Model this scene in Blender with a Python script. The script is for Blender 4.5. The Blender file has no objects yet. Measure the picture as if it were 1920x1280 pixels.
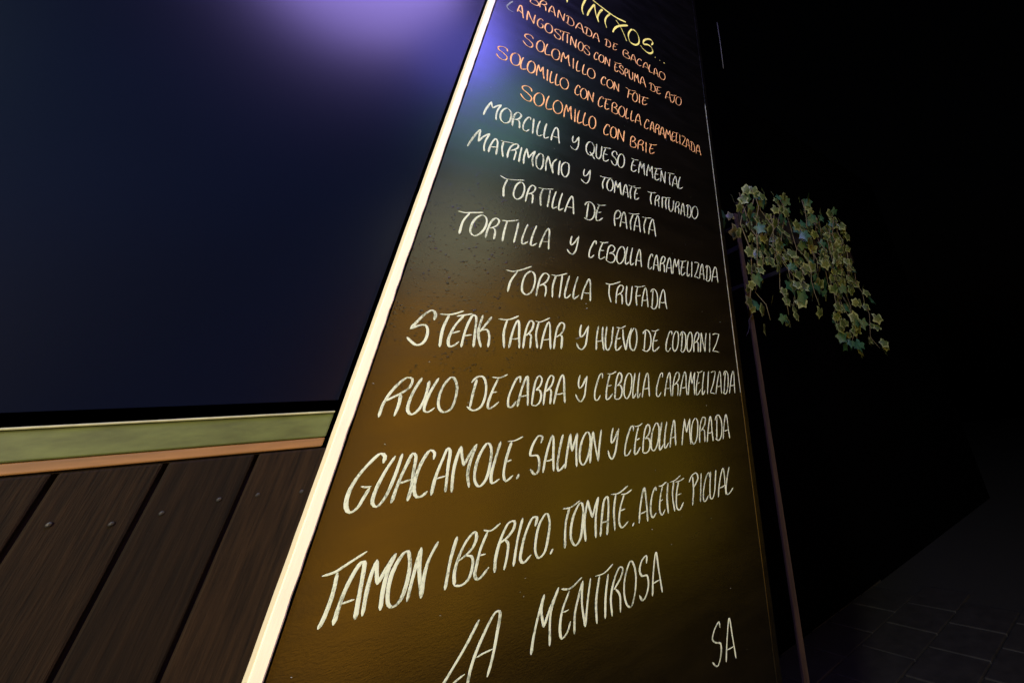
import bpy, bmesh, math, random
from mathutils import Vector, Matrix
random.seed(11)
S = bpy.context.scene
COL = S.collection
# ------------------------------------------------------------------ camera
# world: X along the board, Z up, Y into the wall; the board face is y = 0
PX, PY, FPX = 1330.0, 312.0, 725.63
cam_d = bpy.data.cameras.new('camera'); cam = bpy.data.objects.new('camera', cam_d); COL.objects.link(cam)
ax = Vector((0.71882662, -0.68823994, -0.09805137))     # picture right in world axes
ay = Vector((0.32117785, 0.45386634, -0.83117395))      # picture down
az = Vector((0.61654932, 0.56597804, 0.54729863))       # view direction
M = Matrix((ax, -ay, -az)).transposed().to_4x4(); M.translation = Vector((0, -1, 1.5))
cam.matrix_world = M
cam_d.sensor_width = 36.0; cam_d.lens = FPX/1920*36
cam_d.shift_x = -(PX-960)/1920; cam_d.shift_y = (PY-640)/1920
cam_d.clip_start = 0.01; cam_d.clip_end = 500
S.camera = cam
# ------------------------------------------------------------------ night sky
w = bpy.data.worlds.new('World'); S.world = w; w.use_nodes = True
nt = w.node_tree; bg = nt.nodes['Background']
sky = nt.nodes.new('ShaderNodeTexSky'); sky.sky_type = 'NISHITA'; sky.sun_disc = False
sky.sun_elevation = math.radians(-4); sky.sun_rotation = math.radians(200)
nt.links.new(sky.outputs[0], bg.inputs[0]); bg.inputs[1].default_value = 0.02
S.view_settings.view_transform = 'Standard'; S.view_settings.look = 'None'
S.view_settings.exposure = 0; S.view_settings.gamma = 1; S.view_settings.use_curve_mapping = False
S.cycles.max_bounces = 6; S.cycles.sample_clamp_indirect = 4
# ------------------------------------------------------------------ lamps (each sits in its own fixture, built further down)
LAMPS = {  # name: (position, aim, radius, watts, colour)
 'warm':    ((-2.0, -1.75, 1.75), (0.35, 0, 1.45), 0.16, 112, (1.0, 0.82, 0.50)),
 'neutral': ((-3.1, -2.3, 3.7), (0.7, 0, 2.3), 0.22, 116, (0.72, 1.0, 0.94)),  # added lamp, placed to light the lettering without glare on the board
 'purple':  ((-0.62, -2.0, 5.10), (-0.3, 0, 2.6), 0.68, 165, (0.44, 0.32, 1.0)),
 'blue':    ((0.20, -2.0, 4.50), (0.1, 0, 2.4), 0.32, 18, (0.18, 0.17, 1.0)),
 'teal':    ((0.66, -2.4, 4.20), (0.3, 0, 2.3), 0.46, 4.2, (0.45, 1.0, 0.85)),
 'olive':   ((0.66, -2.4, 2.95), (0.3, 0, 1.9), 0.42, 3.0, (1.0, 0.98, 0.6)),
}
def lamp_light(key):
    p, t, r, wt, c = LAMPS[key]
    d = bpy.data.lights.new(key+'_light', 'AREA'); d.shape = 'DISK'; d.size = r*2; d.energy = wt; d.color = c
    o = bpy.data.objects.new(key+'_light', d); COL.objects.link(o)
    o.matrix_world = Matrix.Translation(p) @ (Vector(t)-Vector(p)).to_track_quat('-Z', 'Y').to_matrix().to_4x4()
    return o
for k in LAMPS: lamp_light(k)
SCRATCHES = [(.519, .214, .25, .012), (.512, .211, .1, .010), (.533, .288, .35, .006), (.53, .30, .6, .004)]
CABLES = [(1.600, 4.17, 1.581, 3.62, 'thin grey cable hanging in the dark at the top right of the menu board')]
WRITING = [
 ('title', 'yellow', [
  ('', [[3412,15448,3429,15131,3447,14902],[3324,15303,3470,15735,3709,15865,3664,15589,3476,15344]]),
  ('', [[4249,16088,4169,15688,4098,15223,4121,14968,4194,14763],[4360,14832,4417,15187,4520,15566,4631,15903],[4631,15903,4701,15451,4803,15094,4915,14862],[4895,14872,4836,15179,4907,15584,5027,15898],[4517,16116,4919,16031,5411,15960,5830,15956,6260,16068],[5412,15932,5232,15478,5204,15115,5307,14817]]),
  ('', [[5719,15773,5942,15554,6147,15204,6339,14764],[5614,14789,5666,15030,5820,15362,6069,15651,6372,15924],[6644,15844,6469,15530,6423,15143,6547,14843,6790,14865,6983,15101,7014,15447,6897,15797,6667,15863],[7750,15583,7830,15857,7733,15963,7512,15847,7295,15553,7270,15297,7531,15442,7723,15413,7815,15189,7714,14969,7523,14855,7290,14908,7084,15065]]),
  ('', [[7937,14863,7971,14847]]),
  ('', [[8215,14845,8248,14829]]),
  ('', [[8473,14857,8532,14829]]),
 ]),
 ('brandada', 'orange', [
  ('', [[2140,13629,2120,13842,2144,14044,2230,14143,2344,14095,2326,13977,2187,13873],[2198,13875,2324,13909,2425,13830,2407,13691,2292,13633,2125,13640],[2494,13663,2469,13857,2499,14064,2591,14160,2694,14121,2676,14000,2590,13925,2501,13886],[2572,13921,2666,13891,2703,13785,2724,13653],[2834,13655,2844,13860,2886,14082,2928,14144,2974,14078,3040,13857,3103,13652],[2846,13821,2948,13810,3046,13838],[3197,13650,3185,13888,3185,14130],[3187,14140,3293,13918,3439,13653],[3443,13664,3429,13890,3433,14138],[3501,14026,3543,14101,3671,14125,3784,14052,3854,13854,3810,13695,3697,13634,3530,13691],[3607,14098,3605,13879,3607,13677],[3945,13638,3982,13836,4049,14044,4108,14119,4166,14054,4234,13835,4308,13633],[3984,13794,4113,13799,4241,13808],[4311,14007,4363,14078,4464,14101,4589,14039,4649,13850,4606,13685,4501,13630,4330,13675],[4424,14078,4418,13874,4414,13663],[4722,13636,4744,13829,4806,14032,4858,14094,4893,14035,4959,13829,5008,13631],[4743,13788,4857,13788,4958,13796]]),
  ('', [[5256,13995,5299,14070,5388,14101,5493,14057,5546,13886,5509,13726,5412,13660,5264,13683],[5347,14077,5342,13878,5336,13680],[5726,14108,5686,13964,5672,13812,5696,13705,5755,13724,5851,13816],[5681,13922,5736,13927,5797,13956],[5657,14133,5720,14126,5791,14141,5889,14183]]),
  ('', [[6189,13664,6169,13873,6208,14051,6299,14130,6436,14065,6398,13965,6246,13894],[6256,13887,6397,13894,6514,13804,6472,13683,6344,13644,6180,13673],[6581,13648,6606,13842,6661,14054,6700,14121,6757,14050,6817,13837,6879,13641],[6611,13803,6723,13796,6826,13814],[7151,14008,7122,14099,7044,14088,6957,13953,6913,13779,6952,13641,7037,13631,7145,13713],[7235,13617,7264,13822,7356,14036,7417,14102,7473,14032,7542,13807,7634,13608],[7278,13780,7413,13778,7559,13789],[7625,14104,7583,13905,7579,13674,7618,13605,7687,13617,7786,13678],[7850,13591,7869,13807,7913,14021,7961,14091,8006,14026,8055,13792,8112,13582],[7865,13756,7969,13748,8065,13769],[8355,14103,8226,14027,8171,13831,8211,13648,8319,13585,8447,13659,8514,13855,8464,14051,8353,14100]]),
 ]),
 ('langostinos', 'orange', [
  ('faint', [[1592,13163,1507,12949,1467,12726,1563,12635,1709,12643]]),
  ('', [[1814,12767,1817,12960,1847,13153,1879,13200,1923,13096,1986,12836,2051,12597],[1825,12910,1915,12847,2000,12809],[2172,12597,2149,12854,2141,13109],[2139,13111,2251,12873,2422,12601],[2419,12592,2397,12848,2403,13104],[2711,13009,2657,13084,2585,13031,2528,12828,2567,12624,2659,12577,2739,12665,2738,12796],[2646,12798,2689,12815,2746,12801],[2959,13062,2861,13001,2817,12809,2857,12625,2961,12555,3053,12619,3095,12801,3051,12994,2965,13060],[3405,12932,3374,13028,3291,13021,3187,12937,3200,12843,3323,12780,3432,12698,3409,12545,3322,12504,3234,12552,3178,12652],[3666,13065,3690,12810,3712,12549],[3848,12547,3828,12798,3823,13056],[3824,13053,3926,12816,4060,12546],[4056,12541,4036,12790,4047,13046],[4251,13042,4180,12964,4146,12786,4177,12588,4257,12520,4327,12605,4356,12791,4322,12977,4254,13036],[4619,12911,4582,13007,4506,13027,4406,12933,4422,12840,4531,12782,4641,12683,4617,12542,4527,12518,4448,12558,4384,12654],[3368,13034,3493,13058,3617,13113,3760,13150],[3525,13061,3506,12808,3536,12545]]),
  ('', [[5002,12876,4985,12952,4932,12943,4876,12812,4848,12642,4874,12524,4931,12510,4998,12594],[5178,12974,5106,12909,5056,12745,5084,12578,5170,12518,5252,12596,5284,12767,5256,12931,5188,12981],[5347,12522,5345,12750,5351,12987],[5353,12985,5433,12784,5546,12535],[5547,12537,5540,12762,5553,12997]]),
  ('', [[5837,12907,5800,12748,5804,12572,5830,12459,5892,12470,5978,12583],[5802,12695,5859,12699,5914,12726],[6202,12868,6171,12965,6101,12979,6030,12887,6038,12794,6139,12750,6223,12657,6208,12521,6144,12488,6076,12525,6020,12603],[6340,12473,6305,12641,6293,12816,6317,12937],[6294,12832,6322,12941,6375,12977,6431,12908,6423,12774,6371,12714,6309,12710],[6498,12987,6513,12686,6556,12512,6624,12483,6691,12593,6686,12779,6690,12984],[6795,12463,6782,12714,6808,12983],[6804,12979,6847,12829,6889,12729],[6886,12720,6908,12847,6945,13004],[6942,12993,6967,12743,7017,12500],[7088,12496,7099,12714,7163,12947,7199,13022,7250,12932,7310,12702,7376,12472],[7108,12665,7215,12658,7313,12677],[5753,12975,5909,12996,6125,13089]]),
  ('', [[7576,12844,7628,12914,7731,12947,7848,12883,7905,12695,7859,12528,7753,12467,7591,12510],[7682,12920,7672,12712,7664,12504],[8059,12922,8008,12766,7986,12606,8011,12499,8084,12511,8200,12605],[8002,12719,8065,12721,8139,12744],[7899,12858,8061,12923,8250,13014]]),
  ('', [[8469,12454,8521,12690,8616,12941,8687,13018,8730,12922,8753,12657,8793,12424],[8525,12633,8644,12617,8760,12632],[9329,13040,9195,12945,9112,12730,9115,12515,9217,12465,9347,12553,9437,12786,9421,12988,9328,13050],[8797,12878,8972,12952,9182,13058],[9041,12950,8979,12594,8856,12434,8775,12494]]),
 ]),
 ('foie', 'orange', [
  ('', [[2522,11829,2470,11936,2362,11960,2237,11845,2253,11739,2403,11678,2542,11571,2515,11397,2407,11368,2300,11420,2213,11518],[2797,11962,2710,11868,2670,11655,2714,11451,2805,11384,2900,11475,2931,11702,2887,11905,2797,11957],[3025,11978,2989,11747,2992,11484,3037,11408,3099,11432,3199,11499],[3371,11936,3273,11862,3221,11679,3263,11464,3365,11375,3470,11466,3508,11687,3462,11894,3377,11947],[3600,11409,3592,11677,3628,11967],[3628,11969,3677,11799,3733,11679],[3733,11679,3779,11808,3824,11971],[3832,11960,3852,11699,3932,11420],[4031,11944,4052,11660,4073,11393],[4216,11930,4190,11713,4195,11468,4228,11378,4278,11402,4352,11465],[4476,11914,4448,11700,4448,11463,4480,11379,4534,11389,4612,11467],[4809,11896,4693,11820,4639,11629,4675,11430,4788,11366,4907,11439,4957,11631,4906,11827,4816,11897]]),
  ('', [[5422,11710,5404,11795,5345,11800,5271,11668,5235,11498,5265,11368,5335,11338,5424,11418],[5637,11818,5532,11737,5488,11558,5520,11388,5613,11342,5717,11432,5767,11610,5718,11778,5633,11817],[5817,11376,5811,11603,5816,11835],[5817,11828,5897,11628,6019,11393],[6025,11387,6013,11602,6019,11839]]),
  ('', [[6838,11836,6759,11760,6702,11558,6717,11363,6803,11300,6895,11394,6941,11594,6918,11784,6846,11839],[7047,11871,7045,11609,7042,11349],[7290,11878,7226,11695,7198,11510,7222,11386,7299,11411,7439,11536],[7220,11641,7292,11650,7378,11689],[7137,11780,7308,11825,7523,11896],[6355,11854,6518,11818,6870,11924],[6518,11818,6486,11556,6458,11317],[6486,11556,6591,11608,6707,11645]]),
 ]),
 ('caramelizada', 'orange', [
  ('', [[1858,10671,1810,10785,1703,10793,1571,10695,1593,10589,1745,10535,1882,10430,1856,10272,1745,10243,1639,10283,1565,10379],[2128,10790,2035,10717,1991,10510,2042,10302,2138,10237,2253,10315,2288,10520,2231,10727,2143,10792],[2357,10767,2326,10548,2335,10308,2375,10219,2434,10241,2524,10318],[2649,10781,2564,10688,2533,10494,2566,10294,2659,10221,2750,10308,2782,10504,2734,10710,2647,10780],[2869,10217,2848,10488,2867,10756],[2867,10759,2919,10594,2964,10481],[2967,10477,2992,10612,3029,10765],[3024,10762,3058,10505,3126,10231],[3189,10760,3213,10490,3239,10219],[3334,10758,3320,10538,3332,10301,3363,10213,3407,10233,3464,10307],[3526,10766,3510,10539,3523,10298,3550,10219,3599,10241,3666,10313],[3831,10732,3727,10668,3673,10479,3725,10278,3831,10204,3938,10274,3982,10467,3936,10655,3835,10728]]),
  ('', [[4413,10604,4395,10692,4338,10698,4277,10554,4247,10373,4276,10236,4340,10211,4416,10286],[4584,10680,4502,10606,4458,10435,4490,10238,4576,10166,4665,10254,4706,10443,4670,10622,4590,10679],[4756,10177,4751,10427,4754,10683],[4753,10682,4840,10469,4969,10213],[4962,10212,4953,10449,4964,10707]]),
  ('', [[5382,10624,5360,10710,5303,10700,5220,10522,5191,10323,5219,10179,5288,10178,5381,10281],[5520,10691,5481,10502,5471,10317,5499,10189,5553,10194,5655,10293],[5480,10454,5532,10457,5597,10477],[5776,10184,5771,10427,5794,10644,5872,10723,5976,10656,5950,10535,5831,10449],[5828,10449,5942,10455,6027,10355,6002,10214,5895,10164,5769,10194],[6221,10718,6130,10631,6066,10439,6102,10229,6193,10169,6293,10250,6345,10458,6308,10654,6226,10716],[6439,10737,6404,10506,6392,10261,6419,10190,6473,10211,6543,10290],[6677,10736,6640,10513,6628,10272,6651,10188,6704,10211,6780,10282],[6836,10186,6867,10408,6941,10650,6988,10722,7032,10647,7070,10406,7115,10175],[6867,10357,6973,10362,7073,10380],[5426,10674,5568,10716,5732,10782]]),
  ('', [[7512,10578,7497,10669,7431,10655,7349,10492,7292,10299,7314,10153,7388,10141,7481,10251],[7581,10165,7609,10386,7663,10608,7698,10687,7727,10613,7758,10376,7782,10147],[7604,10337,7686,10323,7757,10342],[7846,10143,7847,10350,7892,10570,7971,10673,8054,10629,8020,10488,7943,10420,7872,10391],[7936,10424,8009,10390,8023,10264,8025,10132],[8080,10131,8116,10347,8179,10576,8232,10646,8263,10561,8296,10324,8337,10093],[8111,10293,8208,10280,8301,10300],[8373,10097,8401,10367,8459,10638],[8451,10635,8492,10480,8531,10368],[8526,10369,8576,10503,8640,10656],[8636,10660,8636,10398,8677,10139],[8804,10637,8752,10466,8725,10273,8743,10140,8804,10157,8910,10266],[8743,10401,8803,10403,8867,10430],[9017,10691,8978,10466,8962,10232,8979,10150,9021,10172,9078,10246],[9189,10693,9180,10429,9171,10162],[9280,10665,9390,10695,9525,10675],[9533,10677,9426,10425,9284,10185],[9285,10192,9404,10182,9531,10150],[9531,10151,9563,10372,9623,10599,9668,10674,9694,10592,9717,10343,9750,10109],[9562,10323,9637,10310,9720,10315],[9797,10539,9835,10607,9927,10626,10014,10527,10051,10302,9998,10116,9912,10075,9782,10148],[9888,10607,9860,10364,9845,10121],[10101,10058,10148,10286,10230,10532,10286,10609,10333,10542,10364,10303,10408,10066],[10149,10238,10260,10240,10372,10275],[8780,10654,8914,10676,9107,10736]]),
 ]),
 ('brie', 'orange', [
  ('', [[2831,9461,2789,9575,2666,9614,2532,9523,2546,9418,2723,9327,2864,9206,2828,9040,2713,9027,2594,9096,2515,9196],[3095,9559,2995,9477,2940,9282,2987,9057,3087,8983,3198,9074,3252,9301,3196,9509,3099,9558],[3389,9614,3347,9363,3353,9094,3392,9021,3465,9047,3565,9117],[3742,9587,3636,9513,3572,9304,3624,9087,3724,9004,3837,9084,3891,9287,3846,9506,3752,9575],[3980,8981,3975,9264,4010,9569],[4001,9564,4055,9399,4099,9268],[4098,9273,4127,9411,4172,9567],[4170,9569,4201,9287,4252,9004],[4341,9553,4356,9266,4374,8967],[4501,9577,4465,9341,4467,9069,4499,8985,4553,9018,4634,9102],[4725,9586,4681,9342,4677,9084,4717,9007,4776,9024,4871,9096],[5032,9565,4934,9487,4888,9276,4923,9058,5007,8988,5101,9067,5146,9275,5113,9486,5035,9555]]),
  ('', [[5704,9404,5689,9490,5618,9482,5535,9326,5487,9138,5512,8991,5588,8980,5691,9066],[5901,9505,5815,9434,5762,9231,5791,9031,5865,8972,5965,9044,6008,9248,5977,9442,5908,9504],[6076,8977,6074,9237,6095,9507],[6092,9508,6189,9277,6332,9001],[6322,9004,6327,9260,6345,9531]]),
  ('', [[6633,8935,6637,9162,6668,9382,6746,9462,6848,9402,6816,9289,6691,9191],[6688,9187,6807,9204,6891,9112,6856,8985,6748,8930,6615,8943],[6977,8937,6982,9148,7030,9359,7129,9454,7230,9426,7203,9288,7097,9210,7009,9179],[7084,9216,7181,9193,7205,9068,7207,8946],[7361,9454,7356,9192,7352,8941],[7633,9464,7558,9276,7528,9104,7550,8987,7633,9009,7769,9128],[7552,9224,7626,9241,7709,9277],[7505,9426,7683,9457,7899,9553]]),
 ]),
 ('morcilla', 'white', [
  ('', [[1697,7868,1711,8034,1754,8252,1806,8438],[1806,8438,1834,8326,1879,8223],[1879,8223,1972,8360,2079,8463],[2079,8463,2022,8259,2010,8056,2040,7851]]),
  ('', [[2261,8427,2166,8335,2117,8124,2167,7917,2268,7859,2375,7939,2410,8155,2358,8360,2263,8416],[2495,7853,2476,8079,2498,8326,2570,8431,2672,8383,2650,8242,2579,8154,2505,8110],[2567,8150,2643,8127,2683,7992,2700,7855],[2965,8321,2946,8416,2886,8394,2815,8223,2786,8021,2818,7873,2897,7847,2980,7958],[3053,8435,3076,8147,3098,7859],[3253,8446,3215,8214,3224,7947,3257,7867,3317,7878,3402,7960],[3465,8447,3440,8214,3445,7944,3473,7860,3523,7880,3599,7964],[3681,7856,3691,8104,3747,8367,3800,8446,3851,8367,3898,8107,3958,7857],[3699,8053,3801,8052,3909,8073]]),
  ('', [[4383,8368,4366,8213,4402,8102,4481,8174,4568,8392],[4572,8428,4591,8172,4575,7969,4505,7838,4403,7855,4319,7935]]),
  ('', [[5031,8409,4933,8342,4870,8120,4920,7905,5018,7840,5117,7925,5174,8124,5134,8315,5037,8402],[5014,7986,5110,7881,5218,7755],[5253,8417,5253,8061,5289,7871,5362,7834,5437,7974,5448,8185,5457,8416],[5611,8380,5553,8191,5533,7981,5567,7847,5639,7844,5754,7960],[5557,8122,5618,8132,5697,8144],[6075,8278,6046,8401,5972,8417,5882,8311,5884,8203,5993,8134,6074,8011,6044,7849,5965,7813,5897,7871,5844,7965],[6276,8417,6175,8332,6115,8109,6136,7887,6227,7808,6332,7894,6384,8113,6355,8345,6282,8413],[5512,8371,5649,8422,5820,8454]]),
  ('', [[6792,8355,6718,8171,6691,7979,6711,7851,6792,7849,6918,7965],[6716,8114,6781,8117,6866,8145],[7004,7854,7025,8124,7089,8411],[7082,8411,7113,8244,7154,8117],[7154,8124,7198,8255,7258,8405],[7260,8402,7256,8129,7281,7863],[7377,7861,7396,8141,7468,8419],[7460,8415,7487,8244,7523,8122],[7523,8120,7573,8256,7644,8404],[7643,8395,7631,8132,7656,7857],[7862,8359,7792,8182,7754,7986,7777,7859,7846,7854,7978,7967],[7784,8117,7846,8119,7925,8139],[8027,7846,8057,8108,8088,8393],[8085,8393,8145,8147,8236,7844],[8236,7850,8253,8111,8294,8400],[8605,7824,8655,8058,8746,8296,8797,8377,8826,8305,8851,8063,8875,7834],[8650,8006,8751,7998,8860,8037],[9053,8429,8963,8188,8922,7925,8957,7849,9037,7877,9160,7979],[6664,8393,6810,8388,7001,8435],[7727,8344,7911,8397,8099,8455],[8395,8386,8550,8412,8748,8449],[8525,8390,8477,8128,8496,7850]]),
 ]),
 ('matrimonio', 'white', [
  ('', [[1547,6696,1588,6908,1658,7164,1728,7355],[1728,7355,1747,7130,1758,6948],[1758,6948,1844,7150,1977,7328],[1977,7328,1923,7036,1922,6861,1958,6705],[2063,6713,2063,6898,2104,7118,2152,7237],[2152,7237,2210,7166,2246,6928,2259,6710],[2082,6894,2150,6931,2231,6959],[2277,7222,2405,7223,2519,7254,2659,7269],[2372,7208,2367,7006,2443,6717],[2557,6734,2546,6880,2582,7125,2670,7263,2757,7294,2781,7212,2710,7090,2594,7002],[2646,7050,2737,7050,2745,6887,2734,6718],[2874,7240,2870,6990,2876,6712],[3010,6702,2989,6962,3014,7261],[3014,7261,3071,7100,3116,6949],[3116,6949,3185,7122,3272,7265],[3272,7265,3228,6982,3281,6706],[3439,7249,3349,7110,3344,6898,3405,6729,3497,6694,3551,6849,3541,7082,3498,7226,3429,7245]]),
  ('', [[3670,6703,3644,6985,3675,7258],[3675,7258,3783,6980,3894,6705],[3894,6705,3842,6914,3857,7099,3947,7250],[4054,7232,4046,6992,4068,6699],[4246,7247,4141,7120,4128,6934,4196,6751,4280,6708,4358,6840,4370,7056,4330,7224,4234,7242]]),
  ('', [[4891,7238,4867,7080,4901,6974,4984,7035,5076,7234],[5087,7278,5091,7026,5064,6835,4990,6724,4901,6740,4800,6820]]),
  ('', [[5860,7203,5784,7124,5734,6952,5763,6772,5841,6719,5923,6792,5962,6958,5933,7135,5863,7197],[6029,6706,6032,6950,6070,7192],[6067,7196,6112,7048,6160,6945],[6151,6945,6191,7059,6242,7190],[6242,7199,6255,6967,6299,6722],[6364,6716,6388,6917,6437,7127,6473,7188,6508,7120,6547,6898,6583,6697],[6386,6873,6475,6867,6551,6880],[6912,7167,6860,7006,6840,6833,6861,6716,6923,6728,7024,6829],[6860,6958,6916,6960,6975,6985],[5442,7175,5641,7178,5916,7237],[5642,7170,5566,6925,5596,6713],[6576,7201,6716,7201,6878,7255],[6716,7193,6660,6947,6684,6686],[6797,7180,6961,7203,7119,7264]]),
  ('', [[7739,6728,7741,6908,7792,7114,7863,7192,7935,7167,7905,7039,7836,6968,7766,6942],[7826,6974,7893,6944,7903,6839,7901,6719],[8082,7200,8070,6957,8057,6716],[8403,7209,8376,6895,8403,6722,8474,6690,8567,6817,8600,6997,8635,7211],[8680,6695,8696,6902,8754,7125,8829,7215,8906,7185,8867,7046,8789,6972,8726,6931],[8778,6965,8851,6949,8862,6825,8851,6697],[8961,6698,9002,6919,9067,7148,9116,7231,9139,7147,9142,6917,9162,6688],[8997,6865,9071,6861,9147,6890],[9275,7125,9322,7211,9413,7234,9499,7163,9508,6936,9444,6737,9352,6668,9236,6722],[9368,7201,9327,6961,9297,6715],[9779,7290,9650,7192,9558,6979,9560,6762,9654,6700,9789,6802,9875,7013,9858,7223,9776,7280],[7403,7207,7576,7210,7798,7282],[7576,7202,7528,6946,7567,6720],[8087,7179,8295,7215,8485,7273],[8271,7195,8223,6954,8249,6719]]),
 ]),
 ('patata', 'white', [
  ('', [[3052,6096,2961,6015,2909,5801,2931,5606,3013,5544,3118,5623,3171,5831,3138,6035,3057,6103],[3256,5537,3259,5760,3298,6001,3368,6107,3453,6062,3430,5920,3353,5833,3288,5797],[3344,5827,3414,5804,3431,5682,3438,5534],[3884,6117,3878,5819,3871,5542],[4066,6136,4021,5896,4006,5637,4029,5554,4074,5575,4151,5644],[4261,6135,4217,5899,4199,5634,4220,5548,4265,5572,4339,5644],[4394,5536,4439,5781,4514,6034,4566,6126,4605,6047,4643,5779,4674,5535],[4431,5727,4534,5729,4649,5746],[2485,6116,2619,6073,2745,6079,3123,6185],[2684,6065,2638,5797,2680,5512],[3529,6082,3693,6096,3974,6175],[3671,6083,3635,5836,3683,5532]]),
  ('', [[5007,5941,5056,6048,5179,6101,5307,6021,5358,5787,5303,5572,5181,5481,5012,5519],[5127,6052,5108,5784,5096,5520],[5504,6098,5435,5877,5414,5669,5445,5531,5521,5555,5649,5677],[5439,5829,5506,5827,5588,5865],[5419,6096,5546,6092,5727,6151]]),
  ('', [[6106,5512,6072,5701,6078,5909,6133,6043],[6083,5920,6135,6046,6212,6099,6300,6017,6269,5879,6181,5794,6088,5775],[6292,5527,6322,5775,6381,6025,6430,6105,6473,6020,6514,5761,6555,5512],[6326,5729,6420,5712,6511,5724],[6832,5511,6862,5766,6929,6027,6976,6118,7015,6039,7051,5762,7088,5517],[6869,5706,6964,5710,7053,5731],[7425,5523,7462,5776,7550,6058,7611,6149,7646,6065,7689,5776,7724,5505],[7471,5725,7578,5716,7686,5736],[6597,6106,6809,6121,7045,6200],[6790,6115,6690,5810,6710,5518],[7157,6112,7348,6126,7556,6181],[7328,6113,7236,5805,7266,5527]]),
 ]),
 ('cebolla', 'white', [
  ('', [[2302,4871,2181,4767,2112,4554,2136,4351,2229,4293,2345,4388,2424,4590,2399,4806,2299,4872],[2477,4298,2485,4519,2532,4761,2616,4870,2703,4823,2675,4681,2586,4600,2516,4561],[2575,4596,2650,4557,2669,4439,2669,4298],[3181,4895,3167,4594,3153,4308],[3423,4902,3369,4668,3342,4400,3368,4323,3422,4343,3501,4421],[3659,4918,3603,4674,3576,4408,3593,4326,3648,4342,3738,4421],[3815,4312,3859,4554,3935,4819,3992,4916,4025,4828,4044,4559,4071,4306],[3856,4504,3948,4506,4048,4535],[1751,4832,1902,4830,2054,4872,2299,4944],[2013,4854,1916,4606,1906,4271],[2764,4842,2920,4864,3172,4957],[2896,4862,2872,4578,2876,4292]]),
  ('', [[4697,4849,4671,4681,4697,4571,4775,4639,4884,4840],[4903,4887,4880,4618,4845,4420,4767,4306,4676,4330,4592,4425]]),
  ('', [[5476,4748,5470,4852,5418,4835,5334,4666,5277,4470,5283,4325,5345,4315,5435,4416],[5700,4848,5625,4649,5593,4461,5614,4332,5676,4333,5801,4424],[5619,4601,5685,4597,5763,4607],[5849,4314,5873,4542,5928,4773,6015,4839,6122,4774,6089,4645,5943,4570],[5943,4561,6064,4569,6152,4476,6101,4321,5992,4276,5847,4320],[6386,4869,6285,4778,6208,4562,6225,4359,6306,4293,6412,4381,6490,4602,6470,4814,6393,4872],[6594,4899,6543,4655,6519,4396,6539,4318,6583,4338,6652,4415],[6780,4910,6728,4672,6704,4406,6727,4328,6778,4352,6851,4421],[6901,4328,6936,4565,7007,4834,7051,4911,7081,4834,7101,4561,7133,4324],[6937,4519,7024,4510,7108,4532],[5591,4856,5723,4853,5887,4903]]),
  ('', [[7576,4743,7566,4835,7517,4822,7441,4669,7396,4471,7402,4329,7457,4310,7539,4402],[7600,4306,7637,4536,7710,4779,7750,4848,7773,4769,7796,4537,7816,4302],[7636,4487,7719,4489,7797,4498],[7869,4298,7890,4515,7949,4746,8023,4846,8105,4817,8069,4672,7986,4595,7917,4556],[7979,4590,8047,4567,8062,4432,8052,4298],[8131,4301,8179,4530,8258,4778,8313,4852,8344,4767,8355,4524,8370,4289],[8168,4475,8260,4480,8358,4501],[8413,4297,8458,4568,8538,4855],[8541,4866,8566,4687,8590,4571],[8599,4578,8650,4715,8723,4870],[8728,4868,8711,4595,8728,4317],[8922,4844,8849,4651,8808,4455,8815,4322,8880,4335,8994,4445],[8837,4600,8893,4607,8961,4623],[9169,4887,9114,4657,9076,4401,9085,4322,9123,4329,9188,4413],[9349,4898,9313,4598,9278,4314],[9463,4874,9554,4906,9690,4890],[9690,4889,9572,4604,9411,4347],[9407,4350,9517,4351,9633,4314],[9658,4312,9716,4561,9804,4814,9862,4894,9882,4812,9879,4553,9883,4300],[9705,4502,9798,4501,9886,4517],[10023,4773,10076,4854,10172,4879,10248,4802,10246,4556,10177,4355,10078,4279,9962,4347],[10123,4856,10066,4589,10021,4321],[10274,4289,10362,4552,10478,4815,10547,4902,10592,4828,10597,4562,10602,4304],[10352,4492,10465,4496,10601,4534],[8785,4815,8919,4825,9082,4875]]),
 ]),
 ('trufada', 'white', [
  ('', [[3710,3650,3594,3559,3536,3348,3566,3120,3672,3050,3780,3129,3836,3355,3799,3580,3711,3649],[3921,3042,3928,3274,3971,3538,4064,3658,4171,3613,4139,3453,4046,3361,3958,3310],[4028,3360,4113,3331,4150,3207,4141,3053],[4540,3672,4532,3374,4523,3067],[4744,3690,4692,3437,4664,3161,4688,3085,4744,3100,4831,3196],[4991,3701,4930,3449,4902,3178,4925,3086,4978,3118,5068,3197],[5142,3089,5186,3337,5283,3600,5334,3686,5372,3593,5396,3333,5413,3074],[5189,3280,5286,3279,5399,3296],[3100,3588,3258,3575,3442,3642,3699,3776],[3375,3601,3252,3336,3224,3072],[4236,3639,4388,3635,4674,3741],[4366,3631,4313,3352,4338,3058]]),
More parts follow.
